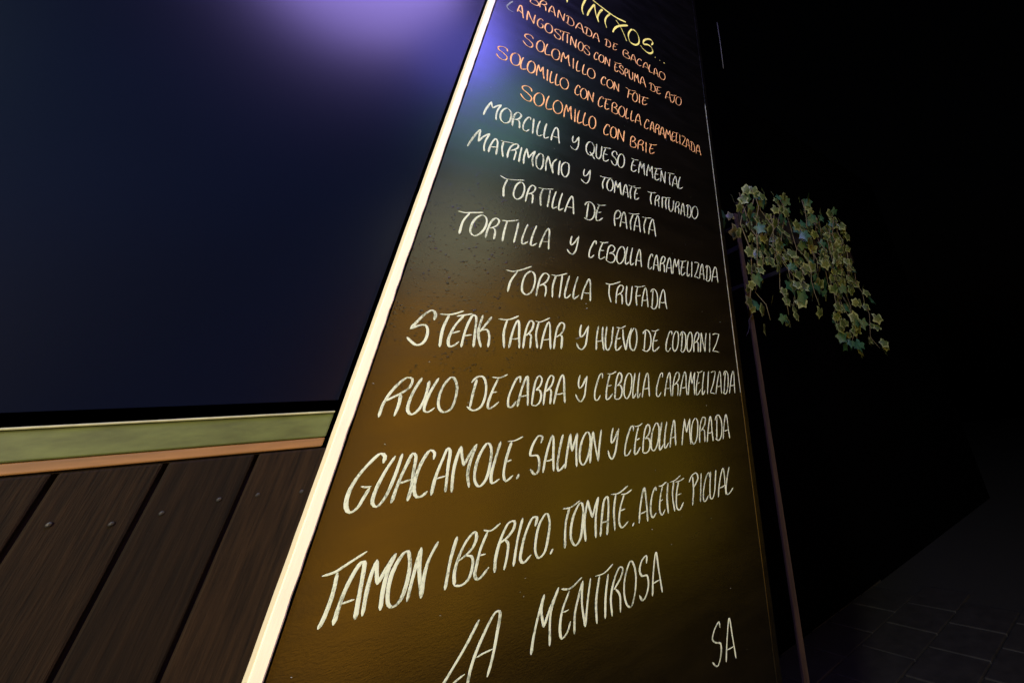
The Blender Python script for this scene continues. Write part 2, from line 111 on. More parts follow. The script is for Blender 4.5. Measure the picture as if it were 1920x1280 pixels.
  ('', [[6233,3096,6235,3322,6284,3556,6376,3647,6465,3608,6432,3472,6350,3392,6261,3347],[6332,3393,6414,3359,6439,3229,6437,3092],[6588,3654,6568,3312,6600,3118,6660,3086,6735,3231,6756,3428,6783,3671],[7129,3102,7163,3345,7235,3609,7283,3682,7313,3603,7341,3345,7368,3096],[7161,3283,7253,3289,7344,3312],[7481,3571,7524,3652,7622,3684,7707,3604,7744,3361,7691,3151,7598,3065,7463,3136],[7574,3653,7546,3385,7522,3116],[7795,3097,7833,3347,7923,3621,7985,3721,8033,3629,8057,3359,8104,3112],[7838,3290,7949,3292,8067,3323],[5860,3627,6027,3620,6364,3746],[5994,3615,5991,3340,6068,3108],[6866,3670,7052,3679,7260,3743],[6977,3663,6924,3388,6951,3107],[6924,3388,7015,3399,7096,3426]]),
 ]),
 ('steak', 'white', [
  ('', [[1885,2324,1879,2444,1806,2515,1704,2440,1598,2274,1532,2141,1644,2200,1753,2216,1812,2142,1834,1990,1798,1876,1707,1835,1598,1896,1502,1975],[1954,2450,2140,2455,2266,2493,2390,2550],[2132,2449,2081,2158,2107,1811],[2280,2431,2410,2463,2581,2506],[2420,2464,2288,2231,2233,1950,2280,1830,2359,1848,2438,1929],[2275,2086,2336,2109,2410,2137],[2501,1819,2506,2122,2544,2351,2597,2478,2653,2455,2703,2153,2736,1831],[2501,2041,2579,2059,2658,2073],[2793,2498,2769,2177,2807,2014,2890,1831],[2989,2474,2884,2290,2802,2138],[2834,2177,2934,2197,3012,2065,3031,1836]]),
  ('', [[3475,1836,3486,2084,3534,2358,3577,2444,3616,2354,3660,2081,3707,1834],[3490,2026,3579,2029,3660,2051],[3792,1832,3786,2071,3813,2335,3872,2453,3946,2414,3928,2247,3861,2158,3807,2105],[3853,2154,3923,2132,3944,1980,3951,1839],[4204,1831,4225,2091,4280,2374,4322,2457,4363,2369,4401,2100,4448,1836],[4231,2032,4319,2044,4409,2064],[4534,1845,4534,2079,4574,2354,4656,2464,4735,2427,4716,2257,4630,2161,4558,2116],[4618,2169,4699,2143,4719,1999,4718,1848],[3131,2441,3321,2433,3450,2472,3577,2543],[3332,2434,3304,2165,3372,1829],[3986,2454,4100,2439,4338,2551],[4075,2437,4047,2160,4124,1847]]),
  ('', [[5206,2449,5181,2284,5213,2148,5289,2200,5390,2396],[5408,2438,5387,2150,5359,1948,5270,1850,5184,1883,5104,2001]]),
  ('', [[5707,2447,5672,2145,5679,1853],[5846,2436,5849,2150,5911,1852],[5677,2056,5765,2069,5857,2091],[5970,2453,5943,2095,5977,1890,6039,1856,6125,2009,6148,2221,6166,2462],[6354,2413,6291,2217,6265,1999,6281,1869,6347,1875,6461,1985],[6285,2157,6350,2152,6417,2182],[6275,2451,6406,2433,6580,2508],[6479,2416,6514,2127,6595,1868],[6595,1868,6661,2186,6775,2455],[6878,2461,6759,2324,6713,2083,6766,1903,6850,1866,6933,2012,6956,2280,6895,2454]]),
  ('', [[7170,2318,7223,2397,7322,2441,7426,2352,7465,2131,7399,1919,7288,1858,7142,1903],[7271,2408,7240,2149,7214,1895],[7650,2408,7565,2207,7525,2016,7545,1872,7619,1886,7768,1997],[7555,2145,7627,2151,7720,2177],[7479,2432,7598,2419,7769,2477]]),
  ('', [[8266,2348,8258,2448,8194,2441,8091,2261,8021,2044,8029,1894,8095,1877,8207,1985],[8452,2466,8364,2382,8293,2173,8283,1952,8346,1884,8441,1967,8512,2181,8522,2402,8461,2467],[8612,2340,8657,2442,8739,2465,8813,2390,8817,2143,8754,1939,8664,1865,8562,1930],[8704,2443,8657,2171,8612,1920],[9050,2479,8956,2390,8880,2176,8869,1949,8927,1881,9025,1967,9099,2189,9105,2400,9049,2481],[9139,1888,9165,2114,9243,2359,9341,2484,9421,2436,9372,2294,9276,2192,9194,2151],[9269,2202,9341,2168,9341,2028,9324,1885],[9419,1886,9470,2182,9531,2483],[9531,2475,9561,2214,9630,1900],[9630,1909,9675,2187,9753,2491],[9924,2488,9876,2185,9829,1891],[10043,2444,10173,2483,10360,2473],[10362,2485,10194,2188,9977,1927],[9984,1931,10128,1929,10282,1902]]),
 ]),
 ('rulo', 'white', [
  ('', [[1451,641,1454,825,1503,994,1588,1148,1708,1263,1797,1235,1790,1103,1684,1007,1573,943,1463,885],[1679,992,1696,832,1677,641],[1950,1254,1879,1061,1846,864,1861,718,1942,650,2029,718,2085,913,2086,1200],[2234,1250,2150,1012,2117,811,2126,703,2196,673,2290,739],[2466,1264,2372,1162,2320,944,2354,750,2452,658,2568,698,2614,891,2581,1126,2466,1264]]),
  ('', [[2848,1153,2920,1247,3034,1266,3127,1136,3163,890,3114,709,2990,653,2851,730],[2938,1218,2918,986,2912,705],[3230,1252,3381,1234,3547,1298],[3369,1234,3284,974,3249,735,3278,669,3351,697,3461,785],[3263,959,3323,962,3387,971]]),
  ('', [[3841,1138,3827,1251,3767,1230,3691,1055,3643,848,3671,689,3734,671,3823,785],[3858,673,3882,915,3939,1179,3980,1266,4007,1179,4045,920,4084,682],[3884,862,3973,873,4046,884],[4165,687,4165,934,4190,1168,4252,1269,4325,1205,4303,1065,4215,973],[4213,970,4292,980,4356,873,4332,731,4258,671,4160,697],[4433,676,4432,904,4466,1159,4532,1269,4597,1237,4578,1078,4514,993,4459,941],[4502,994,4566,967,4584,824,4584,685],[4674,681,4706,931,4773,1193,4822,1284,4862,1206,4903,940,4948,689],[4702,883,4807,878,4910,909]]),
  ('', [[5279,1273,5251,1121,5288,986,5355,1029,5446,1216],[5468,1250,5450,987,5430,805,5347,699,5272,749,5193,864]]),
  ('', [[5906,1191,5894,1297,5839,1283,5762,1101,5711,886,5731,729,5792,711,5875,818],[6120,1272,6063,1066,6034,852,6051,716,6118,731,6225,841],[6059,1011,6114,1015,6181,1028],[6288,726,6300,979,6341,1218,6409,1318,6480,1240,6457,1111,6347,1010],[6350,1012,6436,1020,6501,913,6466,755,6383,706,6274,725],[6724,1308,6635,1224,6572,1000,6581,778,6654,706,6744,800,6800,1017,6791,1239,6724,1305],[6910,1304,6867,1064,6841,804,6855,717,6886,736,6946,819],[7059,1316,7018,1072,6992,803,7001,716,7034,735,7085,821],[7142,716,7187,962,7268,1226,7321,1309,7354,1227,7364,969,7383,727],[7192,915,7283,917,7364,938],[6044,1295,6159,1286,6312,1345]]),
  ('', [[7845,1186,7851,1299,7789,1278,7695,1099,7627,891,7633,732,7695,718,7787,817],[7905,713,7959,962,8048,1220,8111,1311,8133,1221,8127,954,8139,708],[7954,910,8042,903,8134,925],[8194,709,8232,947,8310,1199,8406,1316,8492,1272,8446,1120,8344,1029,8267,979],[8331,1024,8407,1002,8415,858,8387,707],[8471,702,8543,963,8655,1237,8712,1327,8747,1235,8734,955,8750,713],[8541,902,8631,900,8745,928],[8797,712,8854,1013,8958,1327],[8951,1315,8950,1133,8970,999],[8971,1001,9031,1147,9112,1308],[9113,1308,9058,1003,9047,706],[9275,1288,9185,1069,9124,852,9121,707,9179,710,9305,841],[9168,1005,9228,1008,9294,1033],[9206,1325,9267,1300,9342,1309,9452,1350],[9515,1323,9441,1079,9373,788,9376,707,9417,717,9491,811],[9710,1337,9641,1010,9581,702],[9804,1294,9896,1327,10017,1331],[10017,1322,9877,1003,9705,740],[9703,731,9801,730,9900,705],[9944,698,10033,963,10153,1240,10218,1337,10238,1240,10212,959,10199,697],[10020,904,10117,899,10215,935],[10380,1205,10438,1311,10524,1338,10590,1243,10558,974,10469,753,10378,680,10273,748],[10484,1301,10397,1009,10331,734],[10570,691,10667,963,10793,1250,10865,1342,10885,1250,10849,954,10827,690],[10646,906,10746,908,10842,925]]),
 ]),
 ('guacamole', 'white', [
  ('', [[1719,-47,1717,46,1643,97,1539,0,1420,-187,1365,-381,1389,-565,1465,-649,1542,-606,1584,-492,1630,-356],[1502,-328,1580,-349,1646,-346],[1869,41,1780,-171,1718,-435,1729,-576,1802,-635,1880,-539,1938,-274,1966,61],[1994,-620,2024,-336,2079,-91,2124,44,2175,12,2206,-226,2235,-465,2227,-630],[2012,-367,2107,-351,2213,-332],[2477,-85,2472,15,2391,65,2311,-66,2267,-286,2288,-498,2350,-594,2431,-594,2498,-538],[2572,-608,2576,-362,2628,-103,2677,66,2721,24,2747,-225,2793,-596],[2599,-379,2673,-366,2745,-359],[2899,-616,2857,-311,2867,-94,2902,72],[2902,72,2952,-85,3014,-241],[3014,-241,3091,-63,3180,79],[3180,79,3114,-216,3118,-400,3185,-589],[3380,79,3277,-73,3233,-323,3269,-511,3366,-601,3457,-520,3491,-280,3458,-5,3380,79],[3628,79,3575,-213,3548,-458,3591,-585,3720,-534],[3764,66,3914,68,4068,121],[3847,58,3788,-238,3787,-490,3845,-589,3972,-515],[3783,-277,3840,-268,3898,-255],[4097,-509,4075,-548,4057,-584]]),
  ('', [[4478,-32,4499,75,4416,106,4311,-32,4278,-220,4342,-234,4433,-244,4490,-371,4491,-511,4431,-561,4309,-460]]),
  ('', [[4596,-555,4620,-298,4681,-18,4726,88,4760,-12,4788,-293,4832,-560],[4630,-360,4715,-361,4799,-336],[4969,82,4919,-191,4902,-471,4933,-565,4998,-542,5095,-450],[5088,-548,5105,-252,5150,80],[5152,72,5180,-112,5219,-255],[5225,-251,5257,-107,5311,74],[5313,74,5319,-241,5358,-550],[5572,79,5480,-18,5418,-248,5444,-476,5522,-539,5609,-442,5668,-214,5639,17,5572,80],[5690,-524,5698,-228,5721,74],[5723,76,5794,-196,5900,-509],[5893,-517,5909,-217,5941,93]]),
  ('', [[6268,105,6227,-67,6240,-203,6304,-149,6407,39],[6427,76,6384,-204,6341,-410,6266,-518,6201,-469,6145,-338]]),
  ('', [[6859,-13,6857,93,6793,80,6696,-99,6628,-321,6629,-484,6702,-492,6801,-386],[7018,65,6949,-141,6910,-347,6915,-496,6972,-487,7077,-365],[6945,-204,6993,-203,7054,-180],[7158,-485,7182,-233,7240,6,7318,94,7388,27,7356,-106,7233,-211],[7240,-210,7328,-203,7389,-308,7347,-463,7254,-510,7150,-484],[7608,109,7509,6,7430,-206,7429,-435,7502,-490,7599,-401,7678,-175,7675,33,7613,114],[7787,112,7722,-138,7684,-395,7696,-490,7742,-470,7821,-383],[7957,114,7890,-128,7853,-385,7867,-469,7913,-455,7995,-364],[8037,-473,8085,-218,8168,41,8210,135,8236,47,8232,-207,8239,-453],[8088,-271,8162,-263,8235,-243],[6891,90,7010,81,7142,132]]),
  ('', [[8452,-466,8512,-178,8601,128],[8600,136,8625,-53,8649,-189],[8654,-194,8712,-45,8802,127],[8799,128,8770,-179,8787,-477],[9015,121,8910,36,8831,-187,8823,-409,8894,-488,8998,-400,9077,-164,9085,55,9013,124],[9119,-477,9143,-243,9225,13,9317,124,9408,94,9357,-65,9259,-158,9175,-208],[9247,-165,9326,-200,9335,-337,9318,-476],[9414,-488,9475,-235,9570,38,9618,128,9643,53,9641,-225,9655,-488],[9471,-278,9554,-283,9647,-261],[9798,5,9858,105,9954,138,10049,37,10064,-205,9981,-428,9880,-491,9744,-435],[9902,96,9855,-182,9816,-441],[10084,-481,10146,-227,10243,40,10304,133,10336,51,10345,-227,10365,-485],[10141,-287,10243,-280,10350,-254]]),
 ]),
 ('jamon', 'white', [
  ('', [[1362,-1346,1503,-1337,1633,-1278,1845,-1180],[1539,-1346,1560,-1535,1557,-1695,1534,-1858,1510,-1920],[1681,-1926,1686,-1699,1728,-1470,1804,-1303,1843,-1301,1884,-1523,1905,-1711,1934,-1939],[1693,-1718,1773,-1714,1854,-1710],[2013,-1924,1986,-1671,1986,-1469,2010,-1310],[2010,-1310,2052,-1468,2103,-1610],[2103,-1610,2169,-1447,2255,-1287],[2255,-1287,2199,-1486,2200,-1709,2231,-1923],[2400,-1289,2325,-1366,2264,-1550,2278,-1759,2324,-1886,2391,-1930,2470,-1886,2510,-1689,2483,-1435,2400,-1289],[2573,-1920,2576,-1721,2588,-1509,2605,-1292],[2605,-1292,2637,-1520,2769,-1930],[2771,-1923,2746,-1729,2756,-1495,2849,-1267]]),
  ('', [[3140,-1261,3104,-1536,3106,-1920],[3244,-1899,3205,-1735,3235,-1529,3318,-1344,3428,-1257,3473,-1337,3429,-1479,3320,-1556,3229,-1599],[3329,-1546,3448,-1590,3488,-1729,3448,-1879,3358,-1924,3238,-1901],[3573,-1260,3703,-1294,3865,-1219],[3653,-1295,3576,-1509,3551,-1725,3550,-1851,3615,-1916,3693,-1870,3773,-1794],[3548,-1600,3619,-1603,3684,-1604]]),
  ('', [[3891,-1893,3872,-1690,3924,-1425,4027,-1240,4130,-1238,4138,-1334,4038,-1448,3869,-1518],[3990,-1475,4058,-1532,4077,-1695,4055,-1898],[4284,-1219,4234,-1528,4221,-1886],[4553,-1391,4572,-1264,4488,-1249,4378,-1453,4334,-1690,4337,-1820,4406,-1881,4535,-1797],[4766,-1232,4642,-1364,4598,-1601,4617,-1780,4696,-1879,4795,-1829,4847,-1608,4845,-1369,4766,-1232],[4971,-1803,4946,-1840,4920,-1872]]),
  ('', [[5107,-1222,5285,-1229,5494,-1152],[5262,-1226,5203,-1457,5226,-1852],[5521,-1186,5394,-1330,5335,-1549,5362,-1755,5469,-1860,5559,-1783,5594,-1505,5579,-1267,5521,-1186],[5690,-1843,5635,-1513,5685,-1176],[5685,-1176,5751,-1344,5825,-1488],[5825,-1488,5872,-1316,5944,-1160],[5944,-1160,5902,-1490,5926,-1834],[6037,-1833,6053,-1517,6101,-1230,6173,-1191,6210,-1398,6200,-1842],[6052,-1618,6130,-1615,6214,-1614],[6266,-1168,6458,-1179,6721,-1079],[6393,-1180,6354,-1447,6395,-1809],[6537,-1210,6676,-1218,6837,-1168],[6628,-1216,6526,-1451,6507,-1697,6582,-1796,6746,-1721],[6535,-1498,6585,-1492,6655,-1486],[6905,-1770,6885,-1796,6854,-1823]]),
  ('', [[7045,-1808,7078,-1519,7193,-1189,7254,-1469,7292,-1821],[7078,-1649,7169,-1639,7265,-1624],[7553,-1298,7533,-1225,7438,-1336,7381,-1543,7391,-1717,7441,-1778,7542,-1709],[7632,-1220,7723,-1225,7878,-1170],[7755,-1221,7669,-1454,7652,-1696,7715,-1782,7817,-1692],[7658,-1508,7712,-1508,7758,-1496],[7933,-1198,7891,-1490,7917,-1788],[7995,-1192,8148,-1185,8360,-1104],[8124,-1187,8065,-1461,8120,-1782],[8170,-1217,8317,-1214,8479,-1177],[8278,-1212,8192,-1481,8194,-1734,8276,-1781,8416,-1659],[8201,-1482,8274,-1479,8357,-1472]]),
  ('', [[9090,-1154,9041,-1465,8994,-1751],[9391,-1290,9389,-1188,9322,-1203,9201,-1375,9122,-1586,9120,-1747,9185,-1755,9304,-1657],[9462,-1171,9383,-1526,9381,-1730,9445,-1750,9550,-1615,9607,-1403,9666,-1157],[9674,-1756,9747,-1505,9878,-1244,9952,-1154,9982,-1245,9980,-1510,9983,-1746],[9743,-1568,9859,-1564,9979,-1532],[10211,-1155,10082,-1401,9998,-1673,10030,-1751,10132,-1734,10295,-1642],[8637,-1289,8752,-1163,8913,-1129,8965,-1238,8805,-1413],[8776,-1181,8777,-1483,8718,-1771]]),
 ]),
 ('mentirosa', 'white', [
  ('', [[3749,-2432,3593,-2690,3430,-2907,3331,-3041,3321,-3093,3404,-3100,3523,-3042,3651,-3006],[3715,-3236,3738,-2939,3869,-2615,4011,-2415,4079,-2424,4083,-2715,4055,-2998,4018,-3151],[3797,-2873,3905,-2858,4054,-2854]]),
  ('', [[4740,-3127,4746,-2966,4789,-2725,4881,-2413],[4881,-2413,4853,-2612,4928,-2850],[4928,-2850,5021,-2634,5161,-2390],[5161,-2390,5044,-2685,5075,-3120],[5218,-2427,5401,-2465,5650,-2367],[5397,-2495,5273,-2745,5260,-2986,5314,-3103,5411,-3050,5467,-2921],[5274,-2757,5344,-2760,5414,-2755],[5564,-3115,5547,-2841,5674,-2422],[5674,-2422,5683,-2737,5787,-3082],[5787,-3082,5805,-2769,5847,-2426],[5945,-2424,6165,-2424,6369,-2335],[6053,-2431,5998,-2795,6039,-3112],[6258,-2459,6214,-2776,6223,-3093],[6383,-3100,6341,-2808,6440,-2527,6543,-2419,6618,-2463,6570,-2584,6407,-2730],[6449,-2730,6557,-2838,6587,-3106],[6830,-2388,6700,-2561,6663,-2813,6732,-3021,6841,-3091,6935,-2932,6954,-2594,6830,-2388],[7247,-2523,7248,-2396,7129,-2441,7059,-2591,7119,-2692,7259,-2719,7299,-2864,7242,-3009,7150,-3077,7051,-2974],[7403,-3076,7435,-2705,7516,-2396,7582,-2682,7676,-3083],[7421,-2888,7527,-2873,7625,-2866]]),
 ]),
 ('sa', 'white', [
  ('', [[9362,-4088,9342,-3994,9213,-4047,9095,-4197,9206,-4282,9345,-4336,9330,-4503,9197,-4633,9042,-4527],[9475,-4657,9562,-4331,9689,-4026,9749,-4357,9803,-4699],[9528,-4488,9645,-4496,9764,-4499]]),
 ]),
]
# ------------------------------------------------------------------ helpers
def tag(o, label=None, cat=None, group=None, kind=None):
    if label: o['label'] = label
    if cat: o['category'] = cat
    if group: o['group'] = group
    if kind: o['kind'] = kind
    return o
def link(name, me, parent=None):
    o = bpy.data.objects.new(name, me); COL.objects.link(o)
    if parent: o.parent = parent; o.matrix_parent_inverse = parent.matrix_world.inverted()
    return o
def empty(name, loc):
    o = bpy.data.objects.new(name, None); COL.objects.link(o); o.location = loc
    o.matrix_world = Matrix.Translation(loc); return o
def mesh(name, verts, faces, mats, parent=None, mi=None, smooth=False):
    me = bpy.data.meshes.new(name); me.from_pydata(verts, [], faces); me.update()
    for m in (mats if isinstance(mats, (list, tuple)) else [mats]): me.materials.append(m)
    if mi: me.polygons.foreach_set('material_index', mi)
    if smooth: me.polygons.foreach_set('use_smooth', [True]*len(me.polygons))
    return link(name, me, parent)
def box(name, x0, x1, y0, y1, z0, z1, mat, parent=None, bev=0.0, seg=2):
    bm = bmesh.new(); bmesh.ops.create_cube(bm, size=1)
    for v in bm.verts: v.co = Vector(((x0+x1)/2+v.co.x*(x1-x0), (y0+y1)/2+v.co.y*(y1-y0), (z0+z1)/2+v.co.z*(z1-z0)))
    if bev: bmesh.ops.bevel(bm, geom=bm.edges[:], offset=bev, segments=seg, affect='EDGES', profile=0.5)
    me = bpy.data.meshes.new(name); bm.to_mesh(me); bm.free(); me.materials.append(mat)
    return link(name, me, parent)
def tube(name, pts, r, mat, parent=None, n=6, taper=None):
    vs = []; fs = []
    pts = [Vector(p) for p in pts]
    for i, p in enumerate(pts):
        d = (pts[min(i+1, len(pts)-1)]-pts[max(i-1, 0)]).normalized()
        a = d.cross(Vector((0.3, 1, 0.1))).normalized(); b = d.cross(a)
        rr = r*(1-(1-taper)*i/(len(pts)-1)) if taper else r
        for k in range(n):
            t = 2*math.pi*k/n; vs.append(p+a*math.cos(t)*rr+b*math.sin(t)*rr)
    for i in range(len(pts)-1):
        for k in range(n): fs.append((i*n+k, i*n+(k+1)%n, (i+1)*n+(k+1)%n, (i+1)*n+k))
    fs.append(tuple(range(n))[::-1]); fs.append(tuple((len(pts)-1)*n+k for k in range(n)))
    return mesh(name, vs, fs, mat, parent, smooth=True)
class NT:
    def __init__(s, name):
        s.m = bpy.data.materials.new(name); s.m.use_nodes = True; s.t = s.m.node_tree
        s.p = s.t.nodes['Principled BSDF']
        s.co = s.t.nodes.new('ShaderNodeNewGeometry').outputs['Position']
    def n(s, typ, **kw):
        o = s.t.nodes.new(typ)
        for k, v in kw.items():
            if k in o.inputs.keys(): o.inputs[k].default_value = v
            else: setattr(o, k, v)
        return o
    def l(s, a, b): s.t.links.new(a, b)
    def noise(s, scale, detail=3, rough=.55, vec=None):
        o = s.n('ShaderNodeTexNoise', Scale=scale, Detail=detail, Roughness=rough); s.l(vec or s.co, o.inputs['Vector']); return o.outputs['Fac']
    def scaled(s, v):
        o = s.n('ShaderNodeMapping'); o.inputs['Scale'].default_value = v; s.l(s.co, o.inputs['Vector']); return o.outputs[0]
    def ramp(s, fac, stops):
        o = s.n('ShaderNodeValToRGB'); e = o.color_ramp.elements
        while len(e) < len(stops): e.new(0.5)
        for x, (p, c) in zip(e, stops):
            x.position = p; x.color = (*c, 1) if isinstance(c, tuple) else (c, c, c, 1)
        s.l(fac, o.inputs[0]); return o.outputs[0]
    def math(s, op, a, b=None, clamp=False):
        o = s.n('ShaderNodeMath', operation=op); o.use_clamp = clamp
        for i, x in enumerate((a, b)):
            if x is None: continue
            if isinstance(x, (int, float)): o.inputs[i].default_value = x
            else: s.l(x, o.inputs[i])
        return o.outputs[0]
    def bump(s, h, strength=.5, dist=.001, prev=None):
        o = s.n('ShaderNodeBump', Strength=strength, Distance=dist); s.l(h, o.inputs['Height'])
        if prev: s.l(prev, o.inputs['Normal'])
        return o.outputs[0]
def simple(name, col, rough=.6, var=.25, scale=30, ior=1.45, bumpd=.0006, vec=None, metallic=0):
    a = NT(name); v = a.scaled(vec) if vec else None
    f = a.noise(scale, 4, .6, v)
    lo = tuple(c*(1-var) for c in col); hi = tuple(min(c*(1+var), 1) for c in col)
    a.l(a.ramp(f, [(.3, lo), (.7, hi)]), a.p.inputs['Base Color'])
    a.p.inputs['Roughness'].default_value = rough; a.p.inputs['IOR'].default_value = ior
    a.p.inputs['Metallic'].default_value = metallic
    a.l(a.bump(f, .6, bumpd), a.p.inputs['Normal'])
    return a.m
# ------------------------------------------------------------------ materials
def board_paint():
    a = NT('satin_black_board_paint')
    # brush and wipe marks: long, slightly tilted
    wipe = a.noise(5, 5, .65, a.scaled((1.0, 1, 4.0)))
    fine = a.noise(260, 2, .5, a.scaled((.7, 1, 1.6)))
    big = a.noise(2.2, 3, .5)
    a.l(a.ramp(wipe, [(.3, (.0005, .0004, .0002)), (.7, (.0012, .0009, .0005))]), a.p.inputs['Base Color'])
    a.l(a.ramp(wipe, [(.25, .20), (.75, .28)]), a.p.inputs['Roughness'])
    a.p.inputs['IOR'].default_value = 1.75
    # drips and dried specks in the paint, thick in one patch
    v = a.n('ShaderNodeTexVoronoi', Scale=130, feature='SMOOTH_F1'); v.inputs['Smoothness'].default_value = .35
    wv = a.noise(30, 2); 
    a.l(a.scaled((1.0, 1, 1.5)), v.inputs['Vector'])
    blob = a.ramp(v.outputs['Distance'], [(.12, 1.0), (.34, 0.0)])
    sp = a.n('ShaderNodeSeparateXYZ'); a.l(a.co, sp.inputs[0])
    dx = a.math('DIVIDE', a.math('SUBTRACT', sp.outputs[0], .31), .24); dz = a.math('DIVIDE', a.math('SUBTRACT', sp.outputs[2], 1.86), .34)
    rr = a.math('ADD', a.math('MULTIPLY', dx, dx), a.math('MULTIPLY', dz, dz))
    mask = a.math('SUBTRACT', 1.0, rr, True)
    pick = a.ramp(a.noise(38, 3, .7), [(.48, 0.0), (.62, 1.0)])
    h = a.math('MULTIPLY', a.math('MULTIPLY', blob, pick), a.math('ADD', a.math('POWER', mask, .6), .008))
    b1 = a.bump(fine, .12, .0006)
    b2 = a.bump(wipe, .10, .002, b1)
    b3 = a.bump(h, .6, .0009, b2)
    a.l(b3, a.p.inputs['Normal'])
    return a.m
def glass_dark():
    a = NT('dark_window_glass')
    f = a.noise(1.2, 2)
    a.l(a.ramp(f, [(.3, (.0002, .0012, .0058)), (.7, (.0004, .0021, .0105))]), a.p.inputs['Base Color'])
    a.p.inputs['Roughness'].default_value = .23; a.p.inputs['IOR'].default_value = 1.27
    a.l(a.bump(a.noise(1.6, 1), .12, .004), a.p.inputs['Normal'])
    return a.m
def chalk(name, col, dark):
    a = NT(name)
    f = a.noise(420, 3, .7, a.scaled((1, 1, .55))); g = a.noise(17, 4, .65)
    mix = a.math('ADD', a.math('MULTIPLY', f, .5), a.math('MULTIPLY', g, .5))
    a.l(a.ramp(mix, [(.38, dark), (.50, col), (.7, tuple(min(c*1.15, .9) for c in col))]), a.p.inputs['Base Color'])
    a.p.inputs['Roughness'].default_value = .85; a.p.inputs['IOR'].default_value = 1.3
    a.l(a.ramp(mix, [(.30, .25), (.46, 1.0)]), a.p.inputs['Alpha'])
    a.l(a.bump(f, .4, .0005), a.p.inputs['Normal'])
    return a.m
M_BOARD = board_paint()
M_GLASS = glass_dark()
M_WHITE = chalk('white_chalk_ink', (.54, .60, .44), (.25, .29, .20))
M_ORANGE = chalk('orange_chalk_ink', (.80, .43, .17), (.52, .22, .07))
M_YELLOW = chalk('yellow_chalk_ink', (.74, .68, .15), (.48, .44, .07))
M_FAINT = chalk('faint_white_chalk_ink', (.24, .27, .26), (.10, .12, .12))
M_BATTEN = simple('cream_painted_batten', (.80, .70, .52), .45, .06, 40, vec=(3, 3, .3))
M_BLACKTRIM = simple('black_painted_trim', (.012, .010, .008), .35, .3, 30)
M_EDGE = simple('pale_edge_highlight', (.20, .20, .17), .5, .6, 30)  # pale tone stands in for the highlight on the right seam
M_GREEN = simple('green_painted_sill', (.055, .068, .018), .5, .35, 18, vec=(1, 1, 3))
M_LIP = simple('pale_sill_lip', (.26, .26, .14), .5, .3, 30)
M_ORBAND = simple('orange_brown_timber', (.16, .075, .022), .6, .3, 20, vec=(.4, 1, 4))
M_PLANK = simple('dark_stained_plank', (.010, .0052, .0020), .8, .45, 26, vec=(5, 5, .5), bumpd=.002, ior=1.2)
PLANKS = [simple('stained_plank_tone', tuple(c*q for c in (.010, .0052, .0020)), .8, .6, 24+9*i, vec=(6, 6, .4), bumpd=.002, ior=1.2) for i, q in enumerate((.6, 1.0, 1.35, .8))]
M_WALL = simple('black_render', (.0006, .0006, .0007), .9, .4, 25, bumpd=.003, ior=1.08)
M_POST = simple('weathered_timber_post', (.035, .024, .010), .85, .45, 22, vec=(4, 4, .5), bumpd=.002)
M_CABLE = simple('grey_cable', (.03, .03, .03), .7, .2)
M_METAL = simple('dark_lamp_metal', (.03, .03, .032), .4, .2, metallic=.6)
M_STEM = simple('ivy_stem', (.07, .055, .025), .8, .3)
M_STONE = simple('dark_paving_stone', (.014, .013, .011), .7, .4, 9, bumpd=.003)
M_GROUND = simple('dark_grouting', (.005, .005, .004), .9, .4, 15)
M_PLASTER = simple('ochre_plaster', (.30, .17, .06), .85, .2, 6, bumpd=.003)
def leafmat(name, c, r=.45):
    a = NT(name)
    f = a.noise(60, 3)
    a.l(a.ramp(f, [(.3, tuple(x*.6 for x in c)), (.7, tuple(x*1.3 for x in c))]), a.p.inputs['Base Color'])
    a.p.inputs['Roughness'].default_value = r; return a.m
M_LEAF = leafmat('ivy_leaf_green', (.026, .042, .008)); M_RIM = leafmat('ivy_leaf_cream_margin', (.105, .125, .045))
M_LEAF2 = leafmat('ivy_leaf_dark_green', (.012, .045, .02))
def glow(name, c, st):
    a = NT(name); a.p.inputs['Base Color'].default_value = (*c, 1)
    f = a.noise(1.3, 3)
    o = a.ramp(f, [(.3, tuple(x*.5 for x in c)), (.7, c)]); a.l(o, a.p.inputs['Emission Color'])
    a.p.inputs['Emission Strength'].default_value = st; return a.m

# ------------------------------------------------------------------ ground, back wall
mesh('ground', [(-30, -30, 0), (30, -30, 0), (30, 30, 0), (-30, 30, 0)], [(0, 1, 2, 3)], M_GROUND)['kind'] = 'structure'
g = bpy.data.objects['ground']
base = None
k = 0
for i in range(-2, 9):
    for j in range(-5, 6):
        x = 1.2+i*.42+(j % 2)*.21; y = j*.42
        if x < 0.9 or x > 5: continue
        if base is None:
            base = box('paving_stone', -.203, .203, -.203, .203, -.02, .012, M_STONE, None, .006)
            o = base
        else:
            o = base.copy(); COL.objects.link(o)
        o.location = (x, y, random.uniform(.0, .003)); o.rotation_euler = (random.uniform(-.006, .006), random.uniform(-.006, .006), random.uniform(-.01, .01))
        o.parent = g
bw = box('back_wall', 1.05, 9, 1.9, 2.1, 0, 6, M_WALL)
tag(bw, 'black rendered wall lost in the dark behind the ivy and the timber post', 'wall')

